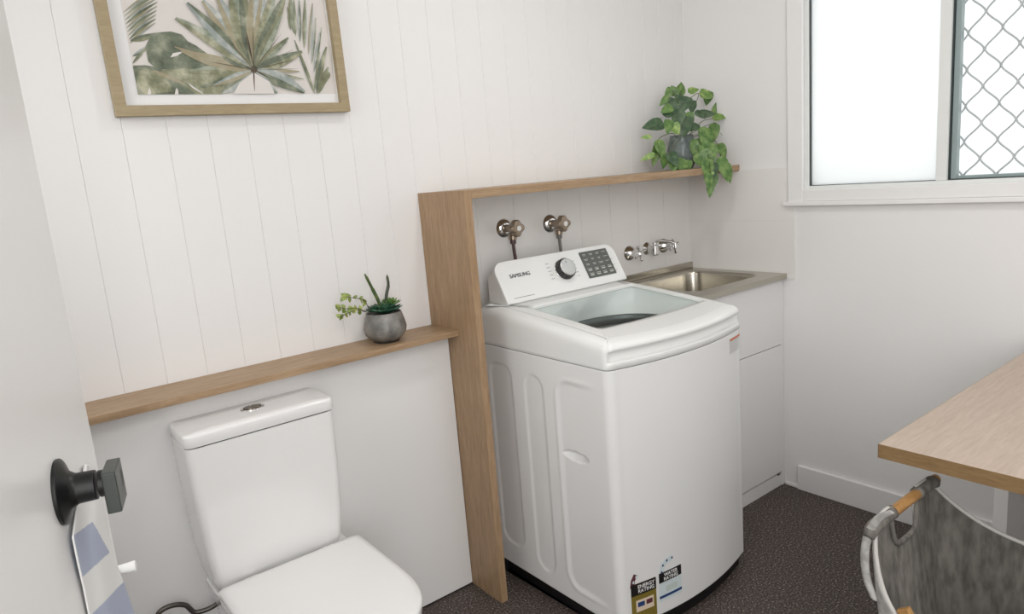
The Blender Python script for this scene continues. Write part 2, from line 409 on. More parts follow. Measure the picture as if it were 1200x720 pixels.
# cavity under the glass
M_cav = mat('pale tub surround', (242, 244, 243), .35)
bm = bmesh.new(); TC = (-.905, -.41); rr = []
OPc = outline(-1.130, -.674, -.268, -.562, .012, .03)
def circ(r): 
    out = []
    for (x, y) in OPc:
        a = math.atan2(y-TC[1], x-TC[0]); out.append((TC[0]+r*math.cos(a), TC[1]+r*.78*math.sin(a)))
    return out
c1 = circ(.200)
loft(bm, [[(x, y, ztop(y)-.008) for x, y in OPc], [(x, y, ztop(y)-.035) for x, y in OPc], [((a[0]+b[0])/2, (a[1]+b[1])/2, .866) for a, b in zip(OPc, c1)], [(x, y, .840) for x, y in c1]], cap0=False, cap1=False)
obj('tub_surround', bm, M_cav, t, smooth=True)
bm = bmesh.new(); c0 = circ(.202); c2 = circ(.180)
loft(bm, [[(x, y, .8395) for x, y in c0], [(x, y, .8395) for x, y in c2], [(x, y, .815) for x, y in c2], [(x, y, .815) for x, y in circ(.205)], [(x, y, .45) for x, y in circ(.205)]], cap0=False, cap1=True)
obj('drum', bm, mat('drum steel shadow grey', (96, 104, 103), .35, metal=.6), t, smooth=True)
# console: a raised back panel with a tilted face
Yb, Zb, Yt, Zt = -.205, .935, -.132, 1.062
V = Vector((0, Yt-Yb, Zt-Zb)); LV = V.length; V.normalize(); U = Vector((1, 0, 0)); N = U.cross(V); CX0, CX1 = -1.168, -.622
def face(u, v, h=0): return Vector((CX0, Yb, Zb))+U*u+V*v+N*h
def plate(bm, w, h, r, u0, v0, d0, d1, mi=0):
    o = rrect(w, h, r, 6)
    loft(bm, [[face(u0+a, v0+b, d0) for a, b in o], [face(u0+a, v0+b, d1) for a, b in o]], mi=mi)
    return bm
CW = CX1-CX0
bm = bmesh.new(); o1 = rrect(CW, LV, (.004, .040, .040, .004), 8); o2 = rrect(CW-.008, LV-.004, (.004, .038, .038, .004), 8)
def cr_(o, d, dz=0): return [face(CW/2+a, LV/2+b, d)+Vector((0, 0, dz)) for a, b in o]
# back half of the shell: drop to the top cover behind
bk = [Vector((p.x, WYB-.002, max(.90, p.z-.012))) for p in cr_(o1, -.02)]
loft(bm, [bk, cr_(o1, -.012), cr_(o1, -.004), cr_(rrect(CW-.003, LV-.001, (.004, .039, .039, .004), 8), -.001), cr_(o2, 0), cr_(rrect(CW-.014, LV-.01, (.004, .035, .035, .004), 8), -.0015)])
obj('console', bm, M_washtop, t, smooth=False, bevel=.001)
# things on the console face
def fuv(px, py):
    d = (at(px, py, 'y', -.17)-CAM); p0 = face(0, 0); s = (p0-CAM).dot(N)/d.dot(N); q = CAM+d*s-p0
    return q.dot(U), q.dot(V)
ku, kv = fuv(661, 316.5)
bm = bmesh.new(); turned(bm, face(ku, kv, -.001), N, [(0, .0385), (.003, .0385), (.004, .037)], 40)
ksk = obj('dial_ring', bm, M_chrome, t, smooth=False, bevel=.0006)
bm = bmesh.new(); c = face(ku, kv, .003)
rg = []
for h, r, am in ((0, .0350, 0), (.001, .0360, .0011), (.018, .0345, .0011), (.0200, .0325, 0)):
    rg.append([c+N*h+(U*math.cos(2*math.pi*i/72)+V*math.sin(2*math.pi*i/72))*(r+am*math.cos(24*2*math.pi*i/72)) for i in range(72)])
loft(bm, rg); obj('dial_grip', bm, mat('dark dial grip', (70, 70, 70), .25, metal=.9), t)
bm = bmesh.new(); turned(bm, face(ku, kv, .0225), N, [(0, .0315), (.0038, .0310), (.0050, .0285), (.0044, .025), (.0044, .001)], 40)
box_o = obj('dial', bm, mat('brushed silver dial', (206, 206, 204), .3, metal=.8), t, smooth=False, bevel=.0004)
bm = bmesh.new(); plate(bm, .0018, .007, .0006, ku-.002, kv+.018, .0262, .0275)
obj('dial_mark', bm, M_gap, t)
dc = [fuv(*p) for p in ((678, 296), (711, 291), (721, 320), (691, 327))]
du = sum(p[0] for p in dc)/4; dv = sum(p[1] for p in dc)/4
dw = ((dc[1][0]-dc[0][0])+(dc[2][0]-dc[3][0]))/2; dh = ((dc[0][1]-dc[3][1])+(dc[1][1]-dc[2][1]))/2
bm = plate(bmesh.new(), dw, dh, .003, du, dv, -.001, .0012)
dp = obj('display', bm, mat('grey display panel', (92, 95, 90), .3, spec=.4), t, bevel=.0004)
M_mark = mat('pale printed marks', (204, 206, 198), .5); M_print = mat('grey printing', (120, 120, 122), .5)
bm = bmesh.new(); rnd = random.Random(3)
for r_ in range(5):
    for c_ in range(4):
        u = du-dw/2+dw*(.14+.24*c_); v = dv+dh*(.36-.18*r_)
        w1 = dw*rnd.uniform(.10, .17)
        plate(bm, w1, .0016, .0004, u, v+.003, .0012, .0016)
        if r_ >= 3: plate(bm, dw*.13, .0042, .0015, u, v-.003, .0012, .0015)
        elif c_ < 3: plate(bm, w1*.7, .0012, .0003, u, v-.0012, .0012, .0016)
obj('panel_print', bm, M_mark, t)
su, sv = fuv(609.5, 322.3)
text('SAMSUNG', .0185, face(su, sv, -.0005), U, V, mat('silver grey lettering', (104, 106, 112), .35, metal=.4), t, extrude=.001)
marks = [(ku-.060, kv+.033-.014*k, .014, .0012) for k in range(5)]+[(ku+.054, kv+.026-.014*k, .012, .0012) for k in range(5)]+[(.075, .016, .085, .0012)]+[(CW-.036, .085-.022*k, .012, .0012) for k in range(3)]
for mu, mv, mw, mh in marks: obj('printed_mark', plate(bmesh.new(), mw, mh, .0003, mu, mv, -.001, -.0002), M_print, t)
# stickers on the front, bent with the front panel
def sticker(name, x0, x1, z0, z1, m, off=.0006, slant=0, n=8, label=None):
    bm = bmesh.new()
    v = [[bm.verts.new((x0+(x1-x0)*i/n, front_y(x0+(x1-x0)*i/n)-off, zz)) for i in range(n+1)] for zz in (z0, z1)]
    for i in range(n): bm.faces.new((v[0][i], v[0][i+1], v[1][i+1], v[1][i]))
    bm.faces.ensure_lookup_table()
    r = bmesh.ops.extrude_face_region(bm, geom=bm.faces[:]); bmesh.ops.translate(bm, verts=[g for g in r['geom'] if isinstance(g, bmesh.types.BMVert)], vec=(0, -.0004, 0))
    return obj(name, bm, m, t, label=label)
M_sblack = mat('sticker black', (24, 22, 22), .5); M_solive = mat('sticker olive gold', (128, 112, 44), .5); M_swhite = mat('sticker pale blue white', (214, 226, 228), .5)
M_sblue = mat('sticker blue', (38, 66, 118), .5); M_scream = mat('sticker cream', (226, 208, 186), .5); M_sred = mat('sticker maroon', (96, 52, 58), .5); M_sorange = mat('sticker orange', (206, 122, 86), .5)
ya = -.690
def fx(px, py):
    y = -.69
    for _ in range(8): q = at(px, py, 'y', y); y = front_y(max(WX0+.005, min(WX1-.005, q.x)))
    return q
e1 = fx(739, 690); e2 = fx(768, 676); e3 = fx(739, 715)
ex0, ex1, ez1 = e1.x, e2.x, e2.z; 
sticker('energy_sticker', ex0, ex1, .052, ez1, M_solive, label='olive and black energy rating label')
eh = .036
sticker('energy_header', ex0, ex1, ez1-eh, ez1, M_sblack, .0011)
for j, s in enumerate(('ENERGY', 'RATING')):
    xm_ = (ex0+ex1)/2+.006; text(s, .0155, (xm_, front_y(xm_)-.0032, ez1-.0105-.014*j), (1, (front_y(xm_+.01)-front_y(xm_-.01))/.02, 0), (0, 0, 1), M_white, t, extrude=.0006)
sticker('energy_box', ex0+(ex1-ex0)*.17, ex0+(ex1-ex0)*.88, ez1-.088, ez1-.052, M_scream, .0011)
sticker('energy_figure', ex0+(ex1-ex0)*.23, ex0+(ex1-ex0)*.50, ez1-.073, ez1-.059, M_sblue, .0016)
sticker('energy_figure', ex0+(ex1-ex0)*.57, ex0+(ex1-ex0)*.82, ez1-.073, ez1-.059, M_sred, .0016)
# star arc rising from the header
bm = bmesh.new(); arc = []
for q in range(9):
    a = math.radians(180-q*8); arc.append((q/8))
def dotty(bm, x, z, r, off):
    turned(bm, (x, front_y(x)-off, z), (0, -1, 0), [(0, r), (.0005, r)], 14)
def band(bm, pts, w, off):
    outer = []; inner = []
    for i, (x, z) in enumerate(pts):
        a = pts[max(i-1, 0)]; b = pts[min(i+1, len(pts)-1)]; dx, dz = b[0]-a[0], b[1]-a[1]; L = math.hypot(dx, dz)
        outer.append((x-dz/L*w/2, z+dx/L*w/2)); inner.append((x+dz/L*w/2, z-dx/L*w/2))
    o = outer+inner[::-1]
    loft(bm, [[(x, front_y(x)-off, z) for x, z in o], [(x, front_y(x)-off-.0004, z) for x, z in o]])
P1 = [fx(*p) for p in ((740.5, 690), (741.5, 681), (744.5, 674))]
band(bm, [(p.x, p.z) for p in P1], .013, .0006)
obj('star_arc', bm, M_sred, t)
bm = bmesh.new()
for p in ((742, 683), (745.3, 676.5)): q = fx(*p); dotty(bm, q.x, q.z, .0042, .0011)
obj('star', bm, M_swhite, t)
w1 = fx(771.5, 672); w2 = fx(797.5, 661); w3 = fx(797, 694)
wx0, wx1, wz1, wz0 = w1.x, w2.x, w2.z, w3.z-.002
sticker('water_sticker', wx0, wx1, wz0, wz1, M_swhite, label='pale blue and black water rating label')
sticker('water_header', wx0, wx1, wz1-.031, wz1, M_sblack, .0011)
sticker('water_strip', wx0, wx1, wz0+.010, wz0+.018, M_sblue, .0011)
sticker('water_figure', wx0+(wx1-wx0)*.3, wx0+(wx1-wx0)*.8, wz0+.026, wz0+.044, mat('sticker faint green', (200, 212, 206), .5), .0011)
for j, s in enumerate(('WATER', 'RATING')):
    xm_ = (wx0+wx1)/2; text(s, .0150, (xm_, front_y(xm_)-.0030, wz1-.009-.013*j), (1, (front_y(xm_+.01)-front_y(xm_-.01))/.02, 0), (0, 0, 1), M_white, t, extrude=.0006)
P2 = [fx(*p) for p in ((775, 671), (776.5, 663), (781, 657), (787, 653.5))]
bm = bmesh.new(); band(bm, [(p.x, p.z) for p in P2], .017, .0006); obj('drop_arc', bm, M_swhite, t)
bm = bmesh.new()
for p in P2: dotty(bm, p.x, p.z, .0036, .0011)
obj('drop', bm, M_sblue, t)
o1_ = fx(855, 397); o2_ = fx(867, 390); o3_ = fx(862, 411)
sticker('warning_sticker', o1_.x, min(o2_.x, WX1-.012), o3_.z, o2_.z-.001, mat('sticker grey white', (206, 206, 206), .5), label='small white sticker with an orange band')
sticker('warning_band', o1_.x, min(o2_.x, WX1-.012), o2_.z-.008, o2_.z-.001, M_sorange, .0011)
# inlet hoses from the wall taps go down behind the console
# ------------------------------------------------------------------ washer taps on the wall
def washer_tap(x, z, label, hose_x, hose_m):
    t = thing('washer_tap', label, 'tap', (x, -.006, z), 'pair of washing machine taps on the tiles')
    bm = bmesh.new(); turned(bm, (x, -.006, z), (0, -1, 0), [(0, .033), (.003, .033), (.012, .027), (.018, .014)], 28)
    obj('flange', bm, M_chrome, t, smooth=False, bevel=.0008)
    bm = bmesh.new(); turned(bm, (x, -.018, z), (0, -1, 0), [(0, .013), (.030, .013), (.032, .016), (.044, .016), (.046, .010)], 20)
    turned(bm, (x, -.052, z-.008), (0, 0, -1), [(0, .011), (.016, .011), (.017, .0135), (.030, .0135)], 18)
    obj('valve_body', bm, M_brass, t, bevel=.0006)
    bm = bmesh.new(); n = 48; c = Vector((x, -.060, z)); rg = []
    for h, r in ((0, .015), (.003, .0245), (.026, .0245), (.030, .016)):
        rg.append([c+Vector((math.cos(2*math.pi*i/n)*(r+.0042*math.cos(4*2*math.pi*i/n)), -h, math.sin(2*math.pi*i/n)*(r+.0042*math.cos(4*2*math.pi*i/n)))) for i in range(n)])
    loft(bm, rg); hd = obj('handle', bm, M_brass, t, bevel=.0008)
    bm = bmesh.new(); turned(bm, (x, -.089, z), (0, -1, 0), [(0, .009), (.003, .009), (.004, .007)], 18)
    obj('cap', bm, M_white, hd)
    bm = bmesh.new(); tube(bm, spline([(x, -.052, z-.036), (x+.001, -.053, z-.075), (hose_x, -.055, z-.13), (hose_x, -.062, z-.22)]), .0058, 10)
    obj('hose', bm, hose_m, t, smooth=True)
    bm = bmesh.new(); turned(bm, (x, -.0525, z-.036), (0, 0, -1), [(0, .010), (.016, .010), (.018, .0065)], 14)
    obj('hose_nut', bm, hose_m, t)
washer_tap(-1.010, 1.156, 'left washer tap with a dark hose nut under its cross handle', -1.005, mat('dark red brown hose fitting', (84, 62, 62), .4))
washer_tap(-.800, 1.150, 'right washer tap above the dial of the washing machine, grey hose', -.797, mat('grey hose', (112, 110, 106), .4))

# ------------------------------------------------------------------ sink
t = thing('laundry_sink', 'stainless steel laundry sink top with a deep bowl in the corner', 'sink', (-.30, -.23, .84))
SX0, SX1, SY0, SY1, SZ = -.600, -.0065, -.460, -.0065, .876
bm = bmesh.new(); K = 12
hole = [(a-.268, b-.222) for a, b in rrect(.396, .330, .055, K)]
outr = [(a+(SX0+SX1)/2, b+(SY0+SY1)/2) for a, b in rrect(SX1-SX0, SY1-SY0, .002, K)]
def lerp(a, b, f): return [(p[0]*(1-f)+q[0]*f, p[1]*(1-f)+q[1]*f) for p, q in zip(a, b)]
def rz(o, z): return [(x, y, z) for x, y in o]
def hin(d): return [(-.268+(x+.268)*(1-d/.198), -.222+(y+.222)*(1-d/.165)) for x, y in hole]
loft(bm, [rz(outr, SZ-.020), rz(outr, SZ), rz(lerp(outr, hole, .9), SZ), rz(hin(-.006), SZ-.0015), rz(hin(0), SZ-.005), rz(hin(.004), SZ-.014), rz(hin(.014), SZ-.12), rz(hin(.022), SZ-.185), rz(hin(.045), SZ-.20), rz(hin(.14), SZ-.206)], cap0=False)
obj('bowl_top', bm, M_steel, t, smooth=False, bevel=.0006)
obj('upstand', B(SX0, SX1, -.019, SY1, SZ, SZ+.026), M_steel, t, bevel=.002)
bm = bmesh.new(); turned(bm, (-.268, -.222, SZ-.2055), (0, 0, 1), [(0, .035), (.002, .035), (.003, .030), (.0025, .012)], 24)
obj('drain', bm, M_chrome, t, smooth=False)
t = thing('sink_cabinet', 'white cabinet with a flat door under the steel laundry sink', 'cabinet', (-.30, -.22, 0))
bm = bmesh.new()
box(bm, SX0, SX0+.016, -.425, -.01, .05, SZ-.022); box(bm, -.020, -.004, -.425, -.01, .05, SZ-.022); box(bm, SX0, -.004, -.02, -.01, .05, SZ-.022); box(bm, SX0, -.004, -.425, -.01, .05, .066)
obj('carcass', bm, M_panel, t)
obj('front_rail', B(SX0, -.021, -.442, -.426, .5955, SZ-.021), M_panel, t, bevel=.0012)
obj('door', B(SX0, -.021, -.442, -.426, .062, .5925), M_panel, t, bevel=.0012)
obj('filler_strip', B(-.0195, -.001, -.440, -.40, .0, SZ-.021), M_panel, t, bevel=.001)
obj('kickboard', B(SX0, -.020, -.437, -.420, .0, .052), M_panel, t, bevel=.001)
bm = bmesh.new(); box(bm, -.052, -.036, -.4415, -.436, .052, .064); turned(bm, (-.046, -.4415, .056), (0, -1, 0), [(0, .004), (.0015, .004)], 10)
obj('hinge_clip', bm, mat('dull grey clip', (110, 108, 100), .5, metal=.5), t)
# sink mixer set: three wall pieces
def cross_handle(name, x, z, label):
    t = thing(name, label, 'tap', (x, -.006, z), 'tap set over the sink')
    bm = bmesh.new(); turned(bm, (x, -.006, z), (0, -1, 0), [(0, .031), (.003, .031), (.014, .024), (.024, .013), (.040, .010), (.042, .012), (.056, .012)], 26)
    obj('flange', bm, M_chrome, t, bevel=.0006)
    bm = bmesh.new(); c = Vector((x, -.062, z))
    for a in (20, 110, 200, 290):
        d = Vector((math.cos(math.radians(a)), 0, math.sin(math.radians(a))))
        turned(bm, c, d, [(0, .005), (.020, .0045), (.026, .0068), (.031, .0062), (.033, .003)], 12)
    turned(bm, c+Vector((0, .008, 0)), (0, -1, 0), [(0, .011), (.014, .011), (.018, .007)], 18)
    obj('cross_handle', bm, M_chrome, t, bevel=.0004)
cross_handle('sink_tap', -.392, .988, 'left chrome cross tap of the set over the sink, nearest the washing machine')
cross_handle('sink_tap', -.182, .992, 'right chrome cross tap of the set over the sink, nearest the corner')
t = thing('sink_spout', 'chrome swivel spout between the two cross taps over the sink', 'spout', (-.287, -.006, .992))
bm = bmesh.new(); turned(bm, (-.287, -.006, .994), (0, -1, 0), [(0, .026), (.003, .026), (.012, .019), (.020, .014), (.046, .014)], 26)
obj('flange', bm, M_chrome, t, bevel=.0006)
bm = bmesh.new(); turned(bm, (-.287, -.050, .968), (0, 0, 1), [(0, .012), (.004, .0155), (.040, .0155), (.044, .010), (.052, .010)], 20)
obj('swivel_body', bm, M_chrome, t, bevel=.0005)
bm = bmesh.new(); tube(bm, spline([(-.287, -.052, 1.016), (-.282, -.062, 1.024), (-.268, -.090, 1.024), (-.256, -.118, 1.018), (-.253, -.126, 1.008), (-.253, -.127, .994)]), [.0058]*30+[.0068]*11, 12)
obj('spout', bm, M_chrome, t, smooth=True)

# ------------------------------------------------------------------ toilet
t = thing('toilet', 'white close-coupled toilet with closed lid below the low oak ledge', 'toilet', (-1.972, -.40, 0))
TX = -1.973
def slab(rings_, m, name, parent=t, **k):
    bm = bmesh.new(); loft(bm, rings_); return obj(name, bm, m, parent, **k)
def rr3(cx, cy, w, d, r, z, k=8): return [(cx+a, cy+b, z) for a, b in rrect(w, d, r, k)]
YC = -.175; DC = .152
body = []
for z, w, d, cyo in ((.405, .318, .128, 0.008), (.43, .330, .138, .004), (.50, .344, .146, .002), (.62, .354, .150, 0), (.775, .362, .154, 0)):
    body.append(rr3(TX, YC+cyo, w, d, (.020, .010, .010, .020), z))
slab(body, M_ceramic, 'cistern', smooth=False, bevel=.002)
slab([rr3(TX, YC, .356, .148, .028, .7745), rr3(TX, YC, .356, .148, .028, .7785)], M_gap, 'lid_gap')
ld = [rr3(TX, YC-.001, .365, .157, .020, .7785), rr3(TX, YC-.001, .366, .158, .020, .7795), rr3(TX, YC-.001, .366, .158, .020, .8025), rr3(TX, YC-.001, .3635, .1555, .0195, .8065), rr3(TX, YC-.001, .356, .148, .018, .8087), rr3(TX, YC-.001, .20, .06, .01, .8095)]
slab(ld, M_ceramic, 'cistern_lid', smooth=True)
bm = bmesh.new(); ov = lambda r1, r2, z: [(TX+.003+r1*math.cos(a*math.pi/20), -.165+r2*math.sin(a*math.pi/20), z) for a in range(40)]
loft(bm, [ov(.030, .021, .8085), ov(.030, .021, .8115), ov(.027, .018, .8125)])
fb = obj('flush_plate', bm, M_chrome, t, bevel=.0004)
bm = bmesh.new()
for s in (-1, 1):
    h = [(TX+.003+s*(.0015+.021*math.sin(a*math.pi/16)), -.165+.014*math.cos(a*math.pi/16)) for a in range(17)]
    loft(bm, [[(x, y, z) for x, y in h] for z in (.8122, .8145)])
obj('flush_button', bm, mat('dark chrome', (120, 112, 100), .15, metal=1), fb)
def dshape(w, y0, y1, rb, k=20, cx=TX+.014):
    """D outline: square end at y0 (wall side) with corner radius rb, rounded end at y1"""
    h = w/2; o = []
    for i in range(7): a = math.radians(90*i/6); o.append((cx+h-rb+rb*math.cos(a), y0-rb+rb*math.sin(a)))
    for i in range(7): a = math.radians(90+90*i/6); o.append((cx-h+rb+rb*math.cos(a), y0-rb+rb*math.sin(a)))
    ym = y1+.20
    for i in range(k+1):
        a = math.pi+math.pi*i/k; c_, s_ = math.cos(a), math.sin(a)
        o.append((cx+h*math.copysign(abs(c_)**.74, c_), ym+.20*math.copysign(abs(s_)**.84, s_)))
    return o
def dz(w, y0, y1, rb, z, **k): return [(x, y, z) for x, y in dshape(w, y0, y1, rb, **k)]
pan = [dz(.23, -.10, -.50, .02, 0.0), dz(.25, -.10, -.52, .02, .06), dz(.29, -.10, -.58, .02, .22), dz(.335, -.10, -.655, .02, .33), dz(.352, -.10, -.685, .02, .385), dz(.350, -.10, -.683, .02, .392)]
slab(pan, M_ceramic, 'pan', smooth=False, bevel=.004)
slab([dz(.360, -.262, -.700, .014, .393), dz(.364, -.260, -.704, .014, .396), dz(.364, -.260, -.704, .014, .404), dz(.360, -.262, -.700, .014, .407)], M_seat, 'seat')
slab([dz(.360, -.262, -.702, .014, .4085), dz(.366, -.259, -.708, .016, .412), dz(.366, -.259, -.708, .016, .420), dz(.360, -.262, -.703, .016, .4255), dz(.330, -.276, -.688, .016, .4285), dz(.18, -.34, -.60, .016, .430)], M_seat, 'lid', smooth=True)
for s in (-1, 1): obj('hinge', turned(bmesh.new(), (TX+.014+s*.10-.015, -.252, .412), (1, 0, 0), [(0, .008), (.03, .008)], 14), M_seat, t)
bm = bmesh.new(); hp = [at(186, 719, 'y', -.135), at(200, 710.5, 'y', -.135), at(217, 709.5, 'y', -.135), at(231, 718, 'y', -.14)]
hp = [hp[0]+Vector((-.02, .01, -.10)), hp[0]+Vector((-.006, 0, -.03))]+hp+[Vector((-2.115, -.15, .335)), Vector((-2.09, -.155, .40))]
tube(bm, spline(hp, 10), .0062, 12)
obj('supply_hose', bm, mat('braided dark steel hose', (92, 88, 84), .35, metal=.8), t, smooth=True, label='braided grey water hose')

# ------------------------------------------------------------------ framed print
t = thing('picture_frame', 'oak framed watercolour print of green palm fronds on the shiplap wall', 'picture', (-1.83, -.003, 1.541))
FY = -.030; b0 = at(137, 136.5, 'y', FY); b1 = at(411, 130.5, 'y', FY)
Ux = Vector((b1.x-b0.x, 0, b1.z-b0.z)).normalized(); Uz = Vector((-Ux.z, 0, Ux.x)); FW = (b1-b0).length; FH = .82; FT = .0245
def fp(u, v, y): return Vector((b0.x, y, b0.z))+Ux*u+Uz*v
bm = bmesh.new()
def quad_ring(u0, u1, v0, v1, y): return [fp(u0, v0, y), fp(u1, v0, y), fp(u1, v1, y), fp(u0, v1, y)]
loft(bm, [quad_ring(0, FW, 0, FH, -.004), quad_ring(0, FW, 0, FH, FY), quad_ring(FT, FW-FT, FT, FH-FT, FY), quad_ring(FT, FW-FT, FT, FH-FT, -.010)], cap0=False, cap1=False)
obj('frame', bm, wood('light oak frame', (152, 136, 106), (176, 160, 128), (2, 14, 14), .5), t, bevel=.0008)
bm = bmesh.new(); loft(bm, [quad_ring(FT-.004, FW-FT+.004, FT-.004, FH-FT+.004, -.005), quad_ring(FT-.004, FW-FT+.004, FT-.004, FH-FT+.004, -.012)])
obj('mat_board', bm, mat('white mat board', (236, 236, 236), .7), t)
# the print: leaf blades as thin paint shapes on the sheet
PY = -.0125
def pp(zx, zy, lay=0):
    q = at(120+zx/4, zy/4, 'y', PY); return Vector((q.x, PY-.0006-lay*.00008, q.z))
art = [mat('print paper', (222, 217, 212), .8)]
for nm, a, b, c in (('sage', (112, 122, 104), (196, 198, 184), (152, 160, 142)), ('olive', (106, 108, 84), (188, 186, 162), (140, 142, 116)), ('dark', (84, 92, 76), (166, 168, 148), (116, 124, 106)), ('grey', (132, 142, 138), (200, 202, 196), (160, 168, 164)), ('tan', (150, 140, 116), (176, 168, 146), (160, 152, 126)), ('brown', (78, 68, 58), (98, 86, 72), (90, 78, 64))):
    art.append(add_noise(mat('print '+nm, a, .8), a, b, 24, (1, 1, 1), 6, c3=c, lo=.32, hi=.68, rough=.6))
bm = bmesh.new()
q0 = at(161.5, 111.2, 'y', PY); q1 = at(393.5, 107, 'y', PY)
A0 = (q0-fp(0, 0, PY)).dot(Ux); A1 = (q1-fp(0, 0, PY)).dot(Ux); V0 = (q0-fp(0, 0, PY)).dot(Uz)
loft(bm, [[fp(a, b, y) for a, b in ((A0, V0), (A1, V0), (A1, FH-.05), (A0, FH-.05))] for y in (-.0118, PY)])
lay = [0]
def clip(p):
    """keep paint on the sheet"""
    d = p-fp(0, 0, 0); u = min(max(d.dot(Ux), A0+.0005), A1-.0005); v = max(d.dot(Uz), V0+.0005); return fp(u, v, p.y)
def blob(pts, mi):
    lay[0] += 1; vs = [clip(pp(x, y, lay[0])) for x, y in pts]
    try: poly(bm, vs, mi)
    except ValueError: pass
def blade(x0, y0, x1, y1, w, mi, bend=0, tip=.0, split=True):
    dx, dy = x1-x0, y1-y0; L = math.hypot(dx, dy); nx, ny = -dy/L, dx/L; lay[0] += 1
    ls, rs, md = [], [], []
    n = 10
    for i in range(n+1):
        f = i/n; ww = w*.5*(math.sin(math.pi*min(f*1.02, 1)**.8)*.92+.06*(1-f)); b = bend*math.sin(math.pi*f)
        cx, cy = x0+dx*f+nx*b, y0+dy*f+ny*b
        ls.append((cx+nx*ww, cy+ny*ww)); rs.append((cx-nx*ww, cy-ny*ww)); md.append((cx, cy))
    for i in range(n):
        for A, Bq, k in ((ls, md, mi), (md, rs, mi+1 if (split and mi < 5) else mi)):
            vs = [clip(pp(*p, lay[0])) for p in (A[i], A[i+1], Bq[i+1], Bq[i])]
            if len({tuple(round(c, 6) for c in v) for v in vs}) < 4: continue
            poly(bm, vs, k)
# background fronds top left and right
for i in range(9): blade(96+i*4, 60+i*18, 285-i*3, -60+i*20, 17, (4, 1, 4, 2)[i % 4], -6)
blade(140, 265, 250, 200, 22, 3); blade(140, 300, 215, 210, 16, 2); blade(130, 190, 270, 150, 30, 2, 5)
blob([(225, 170), (260, 152), (320, 148), (370, 162), (400, 195), (440, 215), (500, 260), (530, 305), (460, 318), (380, 335), (320, 330), (250, 320), (215, 290), (200, 220)], 3)
blob([(330, 250), (385, 240), (350, 262), (318, 270)], 0)
blob([(140, 308), (200, 306), (260, 318), (330, 345), (400, 380), (450, 450), (158, 450)], 3)
blob([(170, 330), (240, 335), (300, 370), (330, 430), (200, 445), (160, 400)], 2)
for x in (220, 348): blob([(x-9, 448), (x-5, 420), (x, 412), (x+6, 425), (x+9, 448)], 0)
blob([(270, 330), (420, 320), (560, 345), (600, 380), (560, 445), (440, 448), (380, 400)], 2)
blade(150, 312, 480, 445, 12, 2, -18); blade(400, 390, 480, 445, 14, 0); blade(235, 330, 400, 400, 20, 5)
for x0, y0, x1, y1, w in ((905, 170, 895, -20, 16), (925, 200, 920, -20, 16), (945, 230, 948, -30, 20), (965, 260, 985, -10, 16), (980, 300, 1000, 60, 16), (990, 340, 1028, 105, 18), (900, 160, 860, 20, 14), (880, 140, 880, -40, 26), (990, 440, 1020, 220, 12)): blade(x0, y0, x1, y1, w, random.choice((1, 3, 4)))
blade(996, 446, 888, 160, 16, 2, 0); blade(1005, 446, 1062, 300, 34, 1, 0); blade(1005, 446, 1056, 195, 30, 2, -8); blob([(1012, 440), (1066, 360), (1066, 345), (1050, 330), (1020, 390)], 2)
# the fan palm
cx, cy = 708, 328
fan = [(540, 445, 70, 3, -6), (430, 420, 60, 2, 10), (370, 338, 46, 1, 6), (500, 410, 36, 4, 0), (330, 225, 60, 5, -10), (296, 205, 30, 5, -10), (540, 262, 34, 2, 0), (298, 62, 62, 1, 10), (440, -30, 78, 4, 6), (360, -20, 60, 3, 0), (510, -70, 70, 4, 0), (585, -90, 100, 1, 0), (640, -110, 70, 2, 0), (705, -110, 74, 4, 0), (760, -100, 50, 4, 0), (815, -90, 66, 1, 0), (870, -60, 70, 2, 0), (850, 40, 50, 1, 0), (886, 162, 42, 1, 0), (958, 232, 60, 2, 6), (945, 338, 20, 5, 0), (968, 378, 18, 1, 0), (970, 450, 70, 3, -10), (830, 450, 46, 3, 8)]
for x, y, w, mi, bd in fan: blade(cx, cy, x, y, w, mi, bd)
blob([(612, 447), (640, 390), (700, 345), (712, 345), (780, 385), (805, 447)], 0)
for a, b in (((704, 290), (711, 445)), ((670, 150), (708, 320)), ((708, 328), (640, 300)), ((708, 328), (780, 370))): blade(*a, *b, 7, 6, 0, split=False)
blob([(692, 320), (708, 305), (724, 320), (722, 338), (706, 345), (694, 336)], 6)
for i in range(14):
    a = math.radians(190+i*13); blade(cx, cy, cx+math.cos(a)*230, cy+math.sin(a)*230, 3, 6 if i % 3 == 0 else 3, 0, split=False)
blade(1040, -10, 1080, 440, 3, 5, -6, split=False)
obj('print', bm, art, t, recalc=False)

# ------------------------------------------------------------------ leaves
def leaf_mesh(bm, base, dirv, nrm, L, Wd, mi=0, heart=.35, fold=.18, droop=.2, n=7):
    """a leaf blade with a folded midrib, pointed tip and drooping end"""
    d = Vector(dirv).normalized(); nn = Vector(nrm); nn = (nn-d*nn.dot(d)).normalized(); s = d.cross(nn)
    rows = []
    for i in range(n+1):
        f = i/n
        w = Wd*.5*(math.sin(math.pi*(f**.62))**.85 if 0 < f < 1 else (.10 if f == 0 else .0))
        c = Vector(base)+d*L*f-nn*(droop*L*f*f)
        back = -d*heart*w*.5*(1-f) if i <= 2 else Vector()
        rows.append([bm.verts.new(c+s*w+nn*fold*w+back), bm.verts.new(c+s*w*.5+nn*fold*w*.35), bm.verts.new(c), bm.verts.new(c-s*w*.5+nn*fold*w*.35), bm.verts.new(c-s*w+nn*fold*w+back)])
    for a, b in zip(rows, rows[1:]):
        for k in range(4): bm.faces.new((a[k], a[k+1], b[k+1], b[k])).material_index = mi
def leafmat(name, a, b, c):
    m_ = add_noise(mat(name, a, .4), a, b, 55, (1, 1, 1), 3, c3=c, lo=.35, hi=.65); return m_
